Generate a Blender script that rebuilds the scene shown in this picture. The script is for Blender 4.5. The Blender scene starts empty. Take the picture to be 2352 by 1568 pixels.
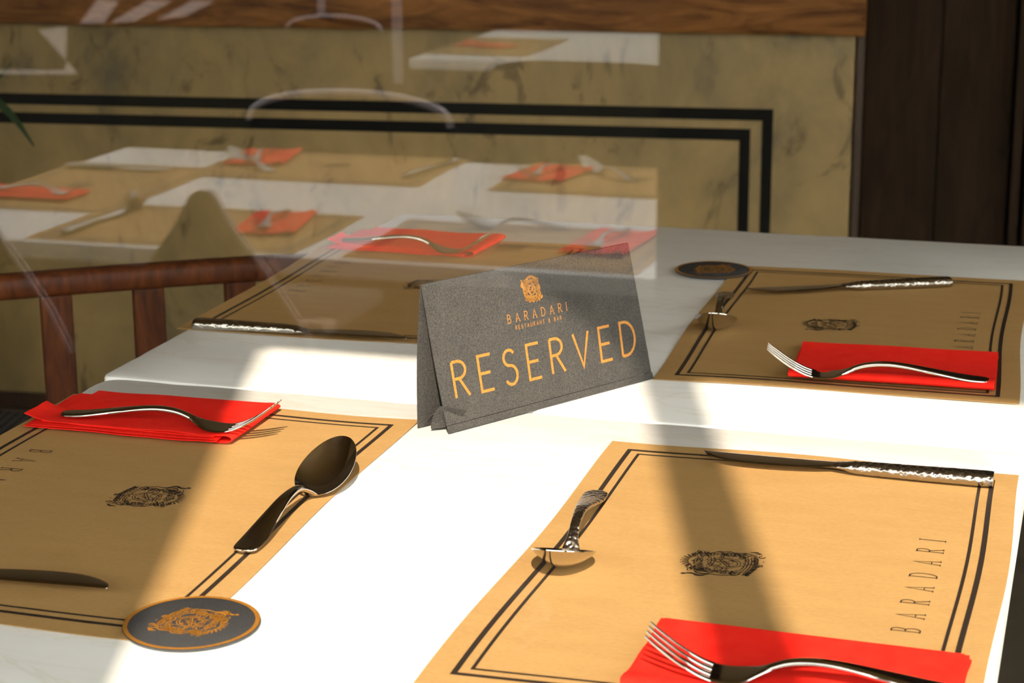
import bpy, math, random
from mathutils import Vector, Matrix, noise

S = bpy.context.scene
COL = S.collection
random.seed(7)
T = 0.75            # height of the indoor table tops above the floor
rad = math.radians

# ------------------------------------------------------------------ camera
cam_d = bpy.data.cameras.new('camera')
cam = bpy.data.objects.new('camera', cam_d)
COL.objects.link(cam)
PITCH, YAW, ROLL = 0.25812, 0.29708, -0.00633
fw = Vector((-math.sin(YAW)*math.cos(PITCH), math.cos(YAW)*math.cos(PITCH), -math.sin(PITCH)))
rt0 = Vector((math.cos(YAW), math.sin(YAW), 0))
up0 = rt0.cross(fw)
rt = math.cos(ROLL)*rt0 + math.sin(ROLL)*up0
up = -math.sin(ROLL)*rt0 + math.cos(ROLL)*up0
M = Matrix((rt, up, -fw)).transposed().to_4x4()
M.translation = Vector((0.1918, -1.1579, T + 0.4549))
cam.matrix_world = M
cam_d.sensor_width = 36
cam_d.lens = 4503.96/2352*36
cam_d.clip_start = 0.05
cam_d.dof.use_dof = True
cam_d.dof.focus_distance = 1.42
cam_d.dof.aperture_fstop = 15
S.camera = cam

# ------------------------------------------------------------------ light
S.view_settings.view_transform = 'Standard'
S.view_settings.look = 'None'
S.view_settings.gamma = 1
S.view_settings.exposure = 0.0
w = bpy.data.worlds.new('sky')
S.world = w
w.use_nodes = True
wn = w.node_tree
bg = wn.nodes['Background']
tc = wn.nodes.new('ShaderNodeTexCoord')
sep = wn.nodes.new('ShaderNodeSeparateXYZ')
cr = wn.nodes.new('ShaderNodeValToRGB')
wn.links.new(tc.outputs['Generated'], sep.inputs[0])
wn.links.new(sep.outputs['Z'], cr.inputs[0])
wn.links.new(cr.outputs[0], bg.inputs['Color'])
cr.color_ramp.elements[0].position = 0.0
cr.color_ramp.elements[0].color = (0.96, 0.94, 0.86, 1)
cr.color_ramp.elements[1].position = 0.6
cr.color_ramp.elements[1].color = (0.84, 0.87, 0.87, 1)
bg.inputs['Strength'].default_value = 5.0

sun_d = bpy.data.lights.new('sun', 'SUN')
sun = bpy.data.objects.new('sun', sun_d)
COL.objects.link(sun)
AZ = Vector((-0.296, 0.955, 0))
EL = rad(43)
sdir = Vector((AZ.x*math.cos(EL), AZ.y*math.cos(EL), -math.sin(EL)))
sun.rotation_euler = sdir.to_track_quat('-Z', 'Y').to_euler()
sun_d.energy = 9.4
sun_d.color = (1.0, 0.84, 0.70)
sun_d.angle = rad(0.45)

# ------------------------------------------------------------------ helpers
def link(ob, parent=None):
    COL.objects.link(ob)
    if parent is not None:
        ob.parent = parent
    return ob

class MB:
    """collects verts and faces of one mesh"""
    def __init__(self):
        self.v = []; self.f = []
    def add(self, v, f):
        o = len(self.v)
        self.v += [tuple(p) for p in v]
        self.f += [tuple(i+o for i in q) for q in f]
        return self
    def box(self, x0, x1, y0, y1, z0, z1, m=None):
        v = [(x, y, z) for z in (z0, z1) for y in (y0, y1) for x in (x0, x1)]
        if m: v = [tuple(m @ Vector(p)) for p in v]
        return self.add(v, [(0,2,3,1),(4,5,7,6),(0,1,5,4),(2,6,7,3),(0,4,6,2),(1,3,7,5)])
    def loft(self, rings, cap=True, closed=True):
        n = len(rings[0]); v = [p for r in rings for p in r]; f = []
        for i in range(len(rings)-1):
            for j in range(n if closed else n-1):
                k = (j+1) % n
                f.append((i*n+j, i*n+k, (i+1)*n+k, (i+1)*n+j))
        if cap and closed:
            f.append(tuple(range(n-1, -1, -1)))
            f.append(tuple((len(rings)-1)*n+j for j in range(n)))
        return self.add(v, f)
    def tube(self, pts, r, n=10, flat=1.0):
        pts = [Vector(p) for p in pts]; rings = []
        u = None
        for i, p in enumerate(pts):
            t = (pts[min(i+1, len(pts)-1)] - pts[max(i-1, 0)]).normalized()
            if u is None:
                u = t.cross(Vector((0, 0, 1)))
                if u.length < 1e-3: u = t.cross(Vector((1, 0, 0)))
            u = (u - t*u.dot(t)).normalized()
            b = t.cross(u)
            rr = r[i] if isinstance(r, (list, tuple)) else r
            rings.append([p + u*math.cos(a)*rr + b*math.sin(a)*rr*flat for a in [2*math.pi*k/n for k in range(n)]])
        return self.loft(rings)
    def build(self, name, mat, parent=None, smooth=True, bevel=0, loc=None, rotz=0, segs=2):
        me = bpy.data.meshes.new(name)
        me.from_pydata(self.v, [], self.f)
        me.validate(); me.update()
        if mat: me.materials.append(mat)
        if smooth:
            me.shade_smooth()
        ob = link(bpy.data.objects.new(name, me), parent)
        if loc is not None: ob.location = loc
        ob.rotation_euler.z = rotz
        if smooth and hasattr(me, 'set_sharp_from_angle'):
            me.set_sharp_from_angle(angle=rad(38))
        if bevel:
            b = ob.modifiers.new('bevel', 'BEVEL'); b.width = bevel; b.segments = segs
            b.limit_method = 'ANGLE'; b.angle_limit = rad(40)
        return ob

def tag(o, label, cat, group=None, kind=None):
    if label: o['label'] = label
    if cat: o['category'] = cat
    if group: o['group'] = group
    if kind: o['kind'] = kind
    return o
def struct(o, label=None):
    o['kind'] = 'structure'
    if label: o['label'] = label
    return o
def empty(name, loc, rz=0):
    o = bpy.data.objects.new(name, None); COL.objects.link(o)
    o.location = loc; o.rotation_euler = (0, 0, rz); o.empty_display_size = .05
    return o
def children(o): return [c for c in bpy.data.objects if c.parent == o]
def copy_tree(o, parent=None):
    c = o.copy(); COL.objects.link(c)
    if parent is not None: c.parent = parent
    for ch in children(o): copy_tree(ch, c)
    return c

# ------------------------------------------------------------------ materials
def mat(name, color=(.5,.5,.5), rough=.5, metal=0.0, spec=.5):
    m = bpy.data.materials.new(name); m.use_nodes = True
    b = m.node_tree.nodes['Principled BSDF']
    b.inputs['Base Color'].default_value = (*color, 1)
    b.inputs['Roughness'].default_value = rough
    b.inputs['Metallic'].default_value = metal
    b.inputs['Specular IOR Level'].default_value = spec
    return m
def nodes(m): return m.node_tree.nodes, m.node_tree.links, m.node_tree.nodes['Principled BSDF']
def texnoise(m, scale, detail=4, rough=.6, dist=0, stretch=(1,1,1), rot=(0,0,0)):
    n, l, b = nodes(m)
    t = n.new('ShaderNodeTexCoord'); mp = n.new('ShaderNodeMapping')
    mp.inputs['Scale'].default_value = stretch
    mp.inputs['Rotation'].default_value = rot
    x = n.new('ShaderNodeTexNoise')
    x.inputs['Scale'].default_value = scale; x.inputs['Detail'].default_value = detail
    x.inputs['Roughness'].default_value = rough; x.inputs['Distortion'].default_value = dist
    l.new(t.outputs['Object'], mp.inputs[0]); l.new(mp.outputs[0], x.inputs['Vector'])
    return x
def ramp(m, src, stops):
    n, l, b = nodes(m)
    r = n.new('ShaderNodeValToRGB'); e = r.color_ramp.elements
    e[0].position, e[0].color = stops[0][0], (*stops[0][1], 1)
    e[1].position, e[1].color = stops[-1][0], (*stops[-1][1], 1)
    for p, c in stops[1:-1]:
        q = e.new(p); q.color = (*c, 1)
    l.new(src, r.inputs[0]); return r
def mix(m, fac, a, b_, mode='MIX'):
    n, l, b = nodes(m)
    x = n.new('ShaderNodeMix'); x.data_type = 'RGBA'; x.blend_type = mode
    for s, v in ((x.inputs[0], fac), (x.inputs[6], a), (x.inputs[7], b_)):
        if isinstance(v, (int, float)): s.default_value = v
        elif isinstance(v, tuple): s.default_value = (*v, 1)
        else: l.new(v, s)
    return x.outputs[2]
def bump(m, src, strength, dist):
    n, l, b = nodes(m)
    x = n.new('ShaderNodeBump'); x.inputs['Strength'].default_value = strength
    x.inputs['Distance'].default_value = dist
    l.new(src, x.inputs['Height']); l.new(x.outputs[0], b.inputs['Normal'])
def setcol(m, out):
    n, l, b = nodes(m); l.new(out, b.inputs['Base Color'])

MT = {}
# white marble table top: faint streaks along the width and thin grey veins
m = MT['marble'] = mat('white_marble', (.8, .78, .72), .32, 0, .35)
a = texnoise(m, 9, 6, .65, .6, (1, 5, 1))
c1 = ramp(m, a.outputs[0], [(.25, (.83, .81, .755)), (.5, (.90, .89, .86)), (.75, (.93, .92, .90))])
v = texnoise(m, 4, 5, .6, 1.6, (1, 2.5, 1))
c2 = ramp(m, v.outputs[0], [(.485, (1, 1, 1)), (.5, (.94, .92, .87)), (.515, (1, 1, 1))])
setcol(m, mix(m, 1.0, c1.outputs[0], c2.outputs[0], 'MULTIPLY'))

# kraft paper
m = MT['kraft'] = mat('kraft_paper', (.46, .29, .13), .75, 0, .25)
a = texnoise(m, 260, 3, .7, 0, (1, 2.2, 1))
b = texnoise(m, 14, 4, .6, .3, (1, 3.5, 1))
c1 = ramp(m, a.outputs[0], [(.3, (.425, .250, .088)), (.7, (.485, .292, .112))])
c2 = ramp(m, b.outputs[0], [(.3, (.93, .91, .88)), (.7, (1, 1, 1))])
setcol(m, mix(m, 1.0, c1.outputs[0], c2.outputs[0], 'MULTIPLY'))
bump(m, b.outputs[0], .25, .002)
MT['ink'] = mat('black_ink', (.030, .021, .016), .45, 0, .35)

# red paper napkin with fine embossing
m = MT['red'] = mat('red_tissue', (.74, .022, .014), .8, 0, .15)
a = texnoise(m, 60, 3, .6)
setcol(m, ramp(m, a.outputs[0], [(.3, (.90, .016, .008)), (.7, (.97, .026, .014))]).outputs[0])
n_, l_, b_ = nodes(m)
vo = n_.new('ShaderNodeTexVoronoi'); vo.inputs['Scale'].default_value = 700
tcx = n_.new('ShaderNodeTexCoord'); l_.new(tcx.outputs['Object'], vo.inputs['Vector'])
bump(m, vo.outputs['Distance'], .25, .0006)

# steel
m = MT['steel'] = mat('polished_steel', (.55, .52, .48), .13, 1)
a = texnoise(m, 90, 5, .7)
r_ = ramp(m, a.outputs[0], [(.45, (.09, .09, .09)), (.75, (.24, .24, .24))])
n_, l_, b_ = nodes(m); l_.new(r_.outputs[0], b_.inputs['Roughness'])
m = MT['hammered'] = mat('hammered_steel', (.44, .41, .37), .24, 1)
n_, l_, b_ = nodes(m)
vo = n_.new('ShaderNodeTexVoronoi'); vo.inputs['Scale'].default_value = 330
vo.feature = 'SMOOTH_F1'
tcx = n_.new('ShaderNodeTexCoord'); l_.new(tcx.outputs['Object'], vo.inputs['Vector'])
bump(m, vo.outputs['Distance'], .8, .0012)

# dark card of the sign and the coaster
def card(name, c0, c1, spec=.3):
    m = mat(name, c0, .7, 0, spec)
    a = texnoise(m, 900, 2, .7)
    b = texnoise(m, 40, 4, .6)
    x1 = ramp(m, a.outputs[0], [(.32, c0), (.68, c1)])
    x2 = ramp(m, b.outputs[0], [(.3, (.85, .85, .86)), (.7, (1.06, 1.05, 1.02))])
    setcol(m, mix(m, 1.0, x1.outputs[0], x2.outputs[0], 'MULTIPLY'))
    bump(m, a.outputs[0], .3, .0006)
    return m
MT['card'] = card('grey_card', (.033, .032, .033), (.087, .081, .072), .1)
MT['coaster'] = card('coaster_card', (.030, .031, .033), (.052, .052, .053))
m = MT['gold'] = mat('gold_ink', (.50, .20, .022), .5, .25, .4)
a = texnoise(m, 700, 2, .7)
setcol(m, ramp(m, a.outputs[0], [(.3, (.32, .125, .012)), (.7, (.50, .22, .032))]).outputs[0])

# wall marble: warm beige with grey blotches
m = MT['wallmarble'] = mat('beige_marble', (.4, .36, .27), .45, 0, .3)
a = texnoise(m, 3.4, 5, .62, .5, (1.2, 1.2, .8), (0, rad(-35), 0))
b = texnoise(m, 13, 4, .6, 1.0, (1, 1, .6), (0, rad(-30), 0))
c = texnoise(m, 1.3, 3, .5, .4)
x1 = ramp(m, a.outputs[0], [(.30, (.105, .09, .06)), (.42, (.27, .195, .09)), (.6, (.385, .262, .110)), (.8, (.43, .31, .145))])
x2 = ramp(m, b.outputs[0], [(.30, (.45, .45, .46)), (.40, (.93, .92, .9)), (.6, (1, 1, 1))])
x3 = ramp(m, c.outputs[0], [(.3, (.85, .83, .76)), (.7, (1, 1, 1))])
o_ = mix(m, 1.0, x1.outputs[0], x2.outputs[0], 'MULTIPLY')
setcol(m, mix(m, 1.0, o_, x3.outputs[0], 'MULTIPLY'))
MT['inlay'] = mat('black_inlay', (.009, .009, .008), .7, 0, .05)

def wood(name, c0, c1, scale=6, stretch=(1, 8, 8), rough=.5, bmp=.3, spec=.4):
    m = mat(name, c0, rough, 0, spec)
    a = texnoise(m, scale, 6, .65, 1.2, stretch)
    setcol(m, ramp(m, a.outputs[0], [(.3, c0), (.7, c1)]).outputs[0])
    bump(m, a.outputs[0], bmp, .003)
    return m
MT['beam'] = wood('rough_brown_wood', (.055, .017, .005), (.30, .125, .032), 5, (1, 5, 6), .75, .8, .2)
MT['darkwood'] = wood('dark_brown_wood', (.014, .008, .004), (.030, .017, .009), 5, (8, 8, 1), .7, .2, .08)
MT['chairwood'] = wood('red_brown_wood', (.030, .007, .003), (.13, .034, .008), 7, (8, 8, 1.5), .5, .1, .2)
MT['framewood'] = wood('dark_frame_wood', (.035, .02, .012), (.06, .035, .02), 6, (8, 8, 1), .5, .2, .3)
MT['upper'] = mat('brown_upper_wall', (.22, .155, .09), .9, 0, .1)
MT['canvas'] = mat('beige_canvas', (.42, .36, .27), .95, 0, 0)
MT['plaster'] = mat('brown_plaster', (.27, .165, .06), .9, 0, .2)
MT['ceiling'] = mat('dark_ceiling', (.27, .17, .065), .9, 0, .2)
m = MT['floor'] = mat('brown_floor', (.10, .08, .055), .6)
a = texnoise(m, 6, 4, .6); setcol(m, ramp(m, a.outputs[0], [(.3, (.075, .058, .04)), (.7, (.13, .10, .07))]).outputs[0])
m = MT['rug'] = mat('woven_rug', (.08, .08, .08), .95, 0, .1)
n_, l_, b_ = nodes(m)
ck = n_.new('ShaderNodeTexChecker'); ck.inputs['Scale'].default_value = 70
ck.inputs['Color1'].default_value = (.13, .125, .12, 1); ck.inputs['Color2'].default_value = (.03, .03, .032, 1)
tcx = n_.new('ShaderNodeTexCoord'); mpx = n_.new('ShaderNodeMapping'); mpx.inputs['Rotation'].default_value = (0, 0, .6)
l_.new(tcx.outputs['Object'], mpx.inputs[0]); l_.new(mpx.outputs[0], ck.inputs['Vector']); l_.new(ck.outputs[0], b_.inputs['Base Color'])
MT['iron'] = mat('black_iron', (.02, .02, .02), .45, .6)
MT['leaf'] = mat('dark_leaf', (.012, .045, .016), .4, 0, .5)
MT['pot'] = mat('clay_pot', (.16, .08, .045), .8)
m = MT['pave'] = mat('dark_paving', (.018, .017, .015), .95, 0, 0)
a = texnoise(m, 20, 4, .6); setcol(m, ramp(m, a.outputs[0], [(.3, (.008, .007, .006)), (.7, (.013, .012, .010))]).outputs[0])
MT['roadpaint'] = mat('white_road_paint', (.34, .31, .29), .9, 0, .1)
MT['olive'] = mat('olive_fabric', (.050, .044, .024), .95, 0, 0)
MT['tube'] = mat('pale_metal_tube', (.60, .55, .56), .35, .3)
MT['cushion'] = mat('white_cushion', (.62, .57, .50), .9, 0, .2)
MT['black'] = mat('matt_black', (.006, .006, .006), .9, 0, 0)

# window glass: a coated architectural pane, see-through with a constant mirror share
m = bpy.data.materials.new('window_glass'); m.use_nodes = True
n_ = m.node_tree.nodes; l_ = m.node_tree.links; n_.clear()
out = n_.new('ShaderNodeOutputMaterial'); mx = n_.new('ShaderNodeMixShader')
tr = n_.new('ShaderNodeBsdfTransparent'); gl = n_.new('ShaderNodeBsdfGlossy')
tr.inputs[0].default_value = (.975, .98, .97, 1)
gl.inputs['Roughness'].default_value = 0.0; gl.inputs[0].default_value = (1, .98, 1, 1)
mx.inputs[0].default_value = .029
l_.new(tr.outputs[0], mx.inputs[1]); l_.new(gl.outputs[0], mx.inputs[2]); l_.new(mx.outputs[0], out.inputs[0])
MT['glass'] = m

# ------------------------------------------------------------------ the room
WFY0, WFY1 = -0.96, -0.84          # front wall, outer and inner face
HEAD = T + 1.62
CEIL = 2.75
GZ = -.166          # outdoor ground level
XL, XR = -3.6, 2.6
# floor and ceiling
struct(MB().box(XL-.1, XR+.1, WFY0, 3.4, -.12, 0).build('floor', MT['floor'], smooth=False))
struct(MB().box(XL-.1, XR+.1, WFY0, 3.4, CEIL, CEIL+.1).build('ceiling', MT['ceiling'], smooth=False))
struct(MB().box(XL-.1, XL, WFY0, 3.4, 0, CEIL).build('wall_left', MT['plaster'], smooth=False))
struct(MB().box(XR, XR+.1, WFY0, 3.4, 0, .35).build('wall_right', MT['plaster'], smooth=False))
struct(MB().box(XR, XR+.1, WFY0, 3.4, 2.45, CEIL).build('wall_right.001', MT['plaster'], smooth=False))
struct(MB().box(XR, XR+.1, 2.0, 3.4, .35, 2.45).build('wall_right.002', MT['plaster'], smooth=False))
struct(MB().box(XR, XR+.1, WFY0, -.6, .35, 2.45).build('wall_right.003', MT['plaster'], smooth=False))
struct(MB().box(XR+.046, XR+.054, -.6, 2.0, .35, 2.45).build('window_5', MT['glass'], smooth=False))  # added side window, out of view, letting sky light brighten the room
# back wall, turned a little against the tables
PSI = 0.10
WB = Vector((-1.997, 2.394, 0))
wm = Matrix.Translation(WB) @ Matrix.Rotation(PSI, 4, 'Z')
def wbox(s0, s1, n0, n1, z0, z1, mb=None):
    """box in wall coordinates: s along the wall, n towards the room"""
    mb = mb or MB()
    return mb.box(s0, s1, -n1, -n0, z0, z1, wm)
wall = struct(wbox(-1.75, 1.734, -.16, 0, 0, T+.068).build('wall_back', MT['wallmarble'], smooth=False, bevel=.004))
z1, z2, z3, z4 = T-.0745, T-.0965, T-.1135, T-.1355
def inlay(sr, zt, wd):
    sl = -1.5; zb = .036
    mb = MB()
    wbox(sl, sr, 0, .0012, zt-wd, zt, mb)
    wbox(sr-.0205, sr, 0, .0012, zb, zt-wd, mb)
    wbox(sl, sl+.0205, 0, .0012, zb, zt-wd, mb)
    return mb
o = struct(inlay(1.585, z1, .0225).build('trim_1', MT['inlay'], smooth=False), 'outer black line inlaid in the beige marble wall')
o = struct(inlay(1.5425, z3, .0225).build('trim_2', MT['inlay'], smooth=False), 'inner black line inlaid in the beige marble wall')
# timber ledge: slightly wavy rough board
mb = MB(); rings = []
for i in range(90):
    s = -1.75 + (1.752+1.75)*i/89
    wv = .0035*noise.noise(Vector((s*6, 0, 0))) + .0015*noise.noise(Vector((s*25, 3, 0)))
    wn2 = .004*noise.noise(Vector((s*5, 9, 0)))
    pr = [(.004, T+.068), (.034+wn2, T+.0705+wv), (.040+wn2, T+.078+wv), (.041+wn2, T+.15), (.034, T+.162), (-.16, T+.162), (-.16, T+.068)]
    rings.append([wm @ Vector((s, -n, z)) for n, z in pr])
mb.loft(rings)
struct(mb.build('trim_3', MT['beam'], smooth=True), 'rough brown timber ledge along the top of the marble')
struct(wbox(-1.75, 1.752, -.16, -.06, T+.162, CEIL).build('wall_back_upper', MT['upper'], smooth=False), None)
bpy.data.objects['wall_back_upper'].name = 'wall_back.001'
struct(wbox(-1.75, 1.734, 0, .012, 0, .036).build('baseboard_back', MT['framewood'], smooth=False, bevel=.003))
# dark timber boarding right of the marble
mb = MB()
wbox(1.737, 1.752, -.05, -.012, 0, T+.066, mb)
struct(mb.build('trim_4', MT['framewood'], smooth=False, bevel=.002), 'thin dark edge strip beside the marble')
mb = MB()
for i, (s0, s1) in enumerate(((1.753, 1.8935), (1.8955, 2.028))):
    wbox(s0, s1, -.08, -.055 - .002*(i % 2), 0, CEIL, mb)
wbox(2.034, 2.050, -.08, -.030, 0, CEIL, mb)
wbox(2.060, 2.30, -.08, -.040, 0, CEIL, mb)
wbox(2.302, 2.62, -.08, -.055, 0, CEIL, mb)
wbox(2.622, 3.3, -.08, -.055, 0, CEIL, mb)
wbox(3.302, 4.4, -.08, -.055, 0, CEIL, mb)
struct(mb.build('wall_back.002', MT['darkwood'], smooth=False, bevel=.0015), 'dark brown boarded wall right of the marble')
struct(wbox(-1.9, 4.7, -.30, -.17, 0, CEIL).build('wall_back.003', MT['darkwood'], smooth=False))
# front wall with wide window panes
struct(MB().box(XL-.1, -1.8, WFY0, WFY1, 0, CEIL).build('wall_front', MT['plaster'], smooth=False))
struct(MB().box(-1.8, XR, WFY0, WFY1, HEAD, CEIL).build('wall_front.001', MT['plaster'], smooth=False))
struct(MB().box(1.9, XR+.1, WFY0, WFY1, 0, HEAD).build('wall_front.002', MT['plaster'], smooth=False))
struct(MB().box(-1.8, 1.9, WFY0, WFY1, 0, .08).build('trim_5', MT['framewood'], smooth=False))
def window(n, x0, x1):
    e = struct(empty('window_%d' % n, ((x0+x1)/2, -.9, .08)))
    MB().box(x0-(x0+x1)/2, x1-(x0+x1)/2, -.003, .003, 0, HEAD-.08).build('glass_pane', MT['glass'], e, smooth=False)
    return e
window(1, -1.10, 1.30)
window(2, 1.345, 1.9)
window(3, -1.8, -1.145)
for i, (x0, x1) in enumerate(((1.30, 1.345), (-1.145, -1.10))):
    struct(MB().box(x0, x1, -.92, -.88, .08, HEAD).build('trim_%d' % (7+i), MT['framewood'], smooth=False), 'dark upright bar between two window panes')

# added out of view: cover, blind and upright shaped to cast the table shadows
YA, ZA = -1.9, T+.9765*(.405+1.9)
aw = empty('awning', (0, YA, GZ)); tag(aw, 'fabric awning with a drop blind over the window, casting the shadows on the tables', 'awning')
MB().box(-3.4, 3.2, 0, .93, ZA-GZ, ZA-GZ+.03).build('shade_canopy', MT['canvas'], aw, smooth=False)
MB().box(-3.4, .194, -.004, .004, T+1.30-GZ, ZA-GZ).build('shade_blind', MT['canvas'], aw, smooth=False)
for xp in (-3.3, .5655, 3.1):
    b = MB(); b.tube([(xp, 0, 0), (xp, 0, ZA-GZ)], .0252, 20); b.build('shade_post', MT['iron'], aw)

# rug
rug = MB().box(-2.3, -.8, 1.35, 2.34, 0, .008).build('woven_rug', MT['rug'], smooth=False, bevel=.003)
tag(rug, 'dark grey chequered woven rug on the floor below the marble wall', 'rug')

# ------------------------------------------------------------------ tables
def rrect(x0, x1, y0, y1, r, n=6):
    pts = []
    for cx, cy, a0 in ((x1-r, y1-r, 0), (x0+r, y1-r, 90), (x0+r, y0+r, 180), (x1-r, y0+r, 270)):
        for k in range(n+1):
            a = rad(a0+90*k/n); pts.append((cx+r*math.cos(a), cy+r*math.sin(a)))
    return pts
def marble_table(name, x0, x1, y0, y1, top, zf, label, rough_edge=0.0, thick=.03):
    cx, cy = (x0+x1)/2, (y0+y1)/2
    e = empty(name, (cx, cy, zf)); tag(e, label, 'table')
    h = top-zf
    def ring(off, z):
        out = []
        for px, py in rrect(x0-cx-off, x1-cx+off, y0-cy-off, y1-cy+off, .008+max(off, -.005), 5):
            out.append((px, py, z))
        return out
    # long edges get extra points so that worn arrises can wander
    mb = MB()
    def dense(rg):
        res = []
        for i in range(len(rg)):
            a = Vector(rg[i]); b = Vector(rg[(i+1) % len(rg)])
            k = max(1, int((b-a).length/.012))
            for j in range(k): res.append(a.lerp(b, j/k))
        return res
    base = dense(ring(0, 0))
    rings = []
    for off, z in ((-.004, -thick), (0, -thick+.004), (0, -.0035), (-.001, -.001), (-.0035, 0)):
        rg = []
        for p in base:
            d = Vector((p.x, p.y, 0)); o2 = off
            if rough_edge and z > -.004:
                nn = noise.noise(Vector((p.x*22, p.y*22, 4)))
                o2 -= rough_edge*max(0, nn-.12)*3 + rough_edge*.15*abs(noise.noise(Vector((p.x*120, p.y*120, 1))))
            ax = 1 if abs(abs(p.x) - (x1-x0)/2) < .008 else 0
            ay = 1 if abs(abs(p.y) - (y1-y0)/2) < .008 else 0
            q = Vector((p.x + math.copysign(1, p.x)*o2*ax, p.y + math.copysign(1, p.y)*o2*ay, h+z))
            rg.append(q)
        rings.append(rg)
    mb.loft(rings)
    mb.build('tabletop', MT['marble'], e, smooth=True)
    b = MB()
    b.tube([(0, 0, .02), (0, 0, h-thick-.01)], .032, 16)
    b.build('pedestal', MT['iron'], e)
    b = MB()
    b.loft([[(math.cos(a)*r, math.sin(a)*r, z) for a in [2*math.pi*k/28 for k in range(28)]] for r, z in ((.22, 0), (.22, .01), (.19, .022), (.04, .035))])
    b.build('base_plate', MT['iron'], e)
    b = MB().box(-.22, .22, -.025, .025, h-thick-.012, h-thick); b.box(-.025, .025, -.22, .22, h-thick-.012, h-thick)
    b.build('top_bracket', MT['iron'], e, smooth=False)
    return e
marble_table('marble_table', -.612, .153, -.47, .2824, T, 0,
    'white marble table nearest the window, sunlit, with two kraft placemats', .0022)
marble_table('marble_table', -.618, .185, .2840, 1.035, T+.0006, 0,
    'white marble table beyond the seam, mostly in shade below the marble wall', .0022)

# ------------------------------------------------------------------ flat line work
def arc(cx, cy, rx, ry, a0, a1, n=14):
    return [(cx+rx*math.cos(rad(a0+(a1-a0)*k/n)), cy+ry*math.sin(rad(a0+(a1-a0)*k/n))) for k in range(n+1)]
def ribbon(mb, pts, wd, z=0.0, taper=False, fn=None, closed=False):
    """flat stroke with mitred joints; wd width; fn maps (x, y, z) to 3-D"""
    P = [Vector(p) for p in pts]
    if closed: P = P + [P[0]]
    n = len(P); L = []; R = []
    for i in range(n):
        if closed and i in (0, n-1): a, b = P[n-2], P[1]
        else: a, b = P[max(i-1, 0)], P[min(i+1, n-1)]
        d0 = (P[i]-a); d1 = (b-P[i])
        if d0.length < 1e-9: d0 = d1
        if d1.length < 1e-9: d1 = d0
        d0 = d0.normalized(); d1 = d1.normalized()
        n0 = Vector((-d0.y, d0.x)); n1 = Vector((-d1.y, d1.x))
        mm = n0+n1
        mm = mm.normalized() if mm.length > 1e-6 else n0
        k = 1/max(.45, mm.dot(n0))
        ww = wd/2*(math.sin(math.pi*min(max(i/(n-1), .06), .94)) if taper else 1)
        L.append(P[i]+mm*ww*k); R.append(P[i]-mm*ww*k)
    V = []
    for i in range(n):
        for q in (L[i], R[i]):
            V.append(fn(q.x, q.y, z) if fn else (q.x, q.y, z))
    mb.add(V, [(2*i, 2*i+1, 2*i+3, 2*i+2) for i in range(n-1)])
    return mb
def blob(mb, cx, cy, rx, ry, z=0, fn=None, n=14, rot=0):
    c, s = math.cos(rot), math.sin(rot)
    V = []
    for k in range(n):
        a = 2*math.pi*k/n; x, y = rx*math.cos(a), ry*math.sin(a)
        x, y = cx+c*x-s*y, cy+s*x+c*y
        V.append(fn(x, y, z) if fn else (x, y, z))
    mb.add(V, [tuple(range(n))])

G = {   # strokes on a unit cap height; (width, strokes)
 'R': (.50, [[(0,0),(0,1)], [(0,1),(.2,1)]+arc(.2,.76,.26,.24,90,-90,10)+[(0,.52)], [(.2,.52),(.5,0)]]),
 'E': (.46, [[(.46,1),(0,1),(0,0),(.46,0)], [(0,.5),(.40,.5)]]),
 'S': (.48, [arc(.24,.76,.21,.22,30,270,14)+arc(.24,.27,.23,.27,90,-150,16)]),
 'V': (.62, [[(0,1),(.31,0),(.62,1)]]),
 'D': (.58, [[(0,0),(0,1),(.16,1)]+arc(.16,.5,.42,.5,90,-90,18)+[(0,0)]]),
 'B': (.46, [[(0,0),(0,1)], [(0,1),(.2,1)]+arc(.2,.76,.2,.24,90,-90,10)+[(0,.52)], [(.2,.52)]+arc(.2,.26,.26,.26,90,-90,12)+[(0,0)]]),
 'A': (.60, [[(0,0),(.30,1),(.60,0)], [(.10,.33),(.50,.33)]]),
 'I': (.0, [[(0,0),(0,1)]]),
 'T': (.50, [[(0,1),(.5,1)], [(.25,1),(.25,0)]]),
 'U': (.50, [[(0,1),(0,.25)]+arc(.25,.25,.25,.25,180,360,12)+[(.5,1)]]),
 'N': (.54, [[(0,0),(0,1),(.54,0),(.54,1)]]),
 '&': (.54, [[(.54,.0),(.14,.66)]+arc(.27,.80,.15,.19,200,-20,10)+[(.36,.62),(.1,.42)]+arc(.22,.22,.20,.22,150,300,10)+[(.5,.4)]]),
}
SERIF = {'B': [(0,0),(0,1)], 'A': [(0,0),(.6,0)], 'R': [(0,0),(0,1),(.5,0)], 'D': [(0,0),(0,1)], 'I': [(0,0),(0,1)]}
def lettering(mb, text, x0, x1, y0, h, wd, fn=None, serif=False, wscale=1.0, z=0, space=.35):
    ws = [(.35 if ch == ' ' else G[ch][0]*wscale) for ch in text]
    tot = sum(ws)*h
    gap = ((x1-x0)-tot)/max(1, len(text)-1)
    x = x0
    for ch, wl in zip(text, ws):
        if ch != ' ':
            for i, st in enumerate(G[ch][1]):
                q = [(x+px*wscale*h, y0+py*h) for px, py in st]
                w2 = wd
                if serif and ch in 'A' and i == 1: w2 = wd*.7
                ribbon(mb, q, w2, z, fn=fn)
            if serif:
                for sx, sy in SERIF.get(ch, []):
                    cx = x+sx*wscale*h; cy = y0+sy*h
                    ribbon(mb, [(cx-.09*h, cy), (cx+.09*h, cy)], wd*.7, z, fn=fn)
        x += wl*h+gap
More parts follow.
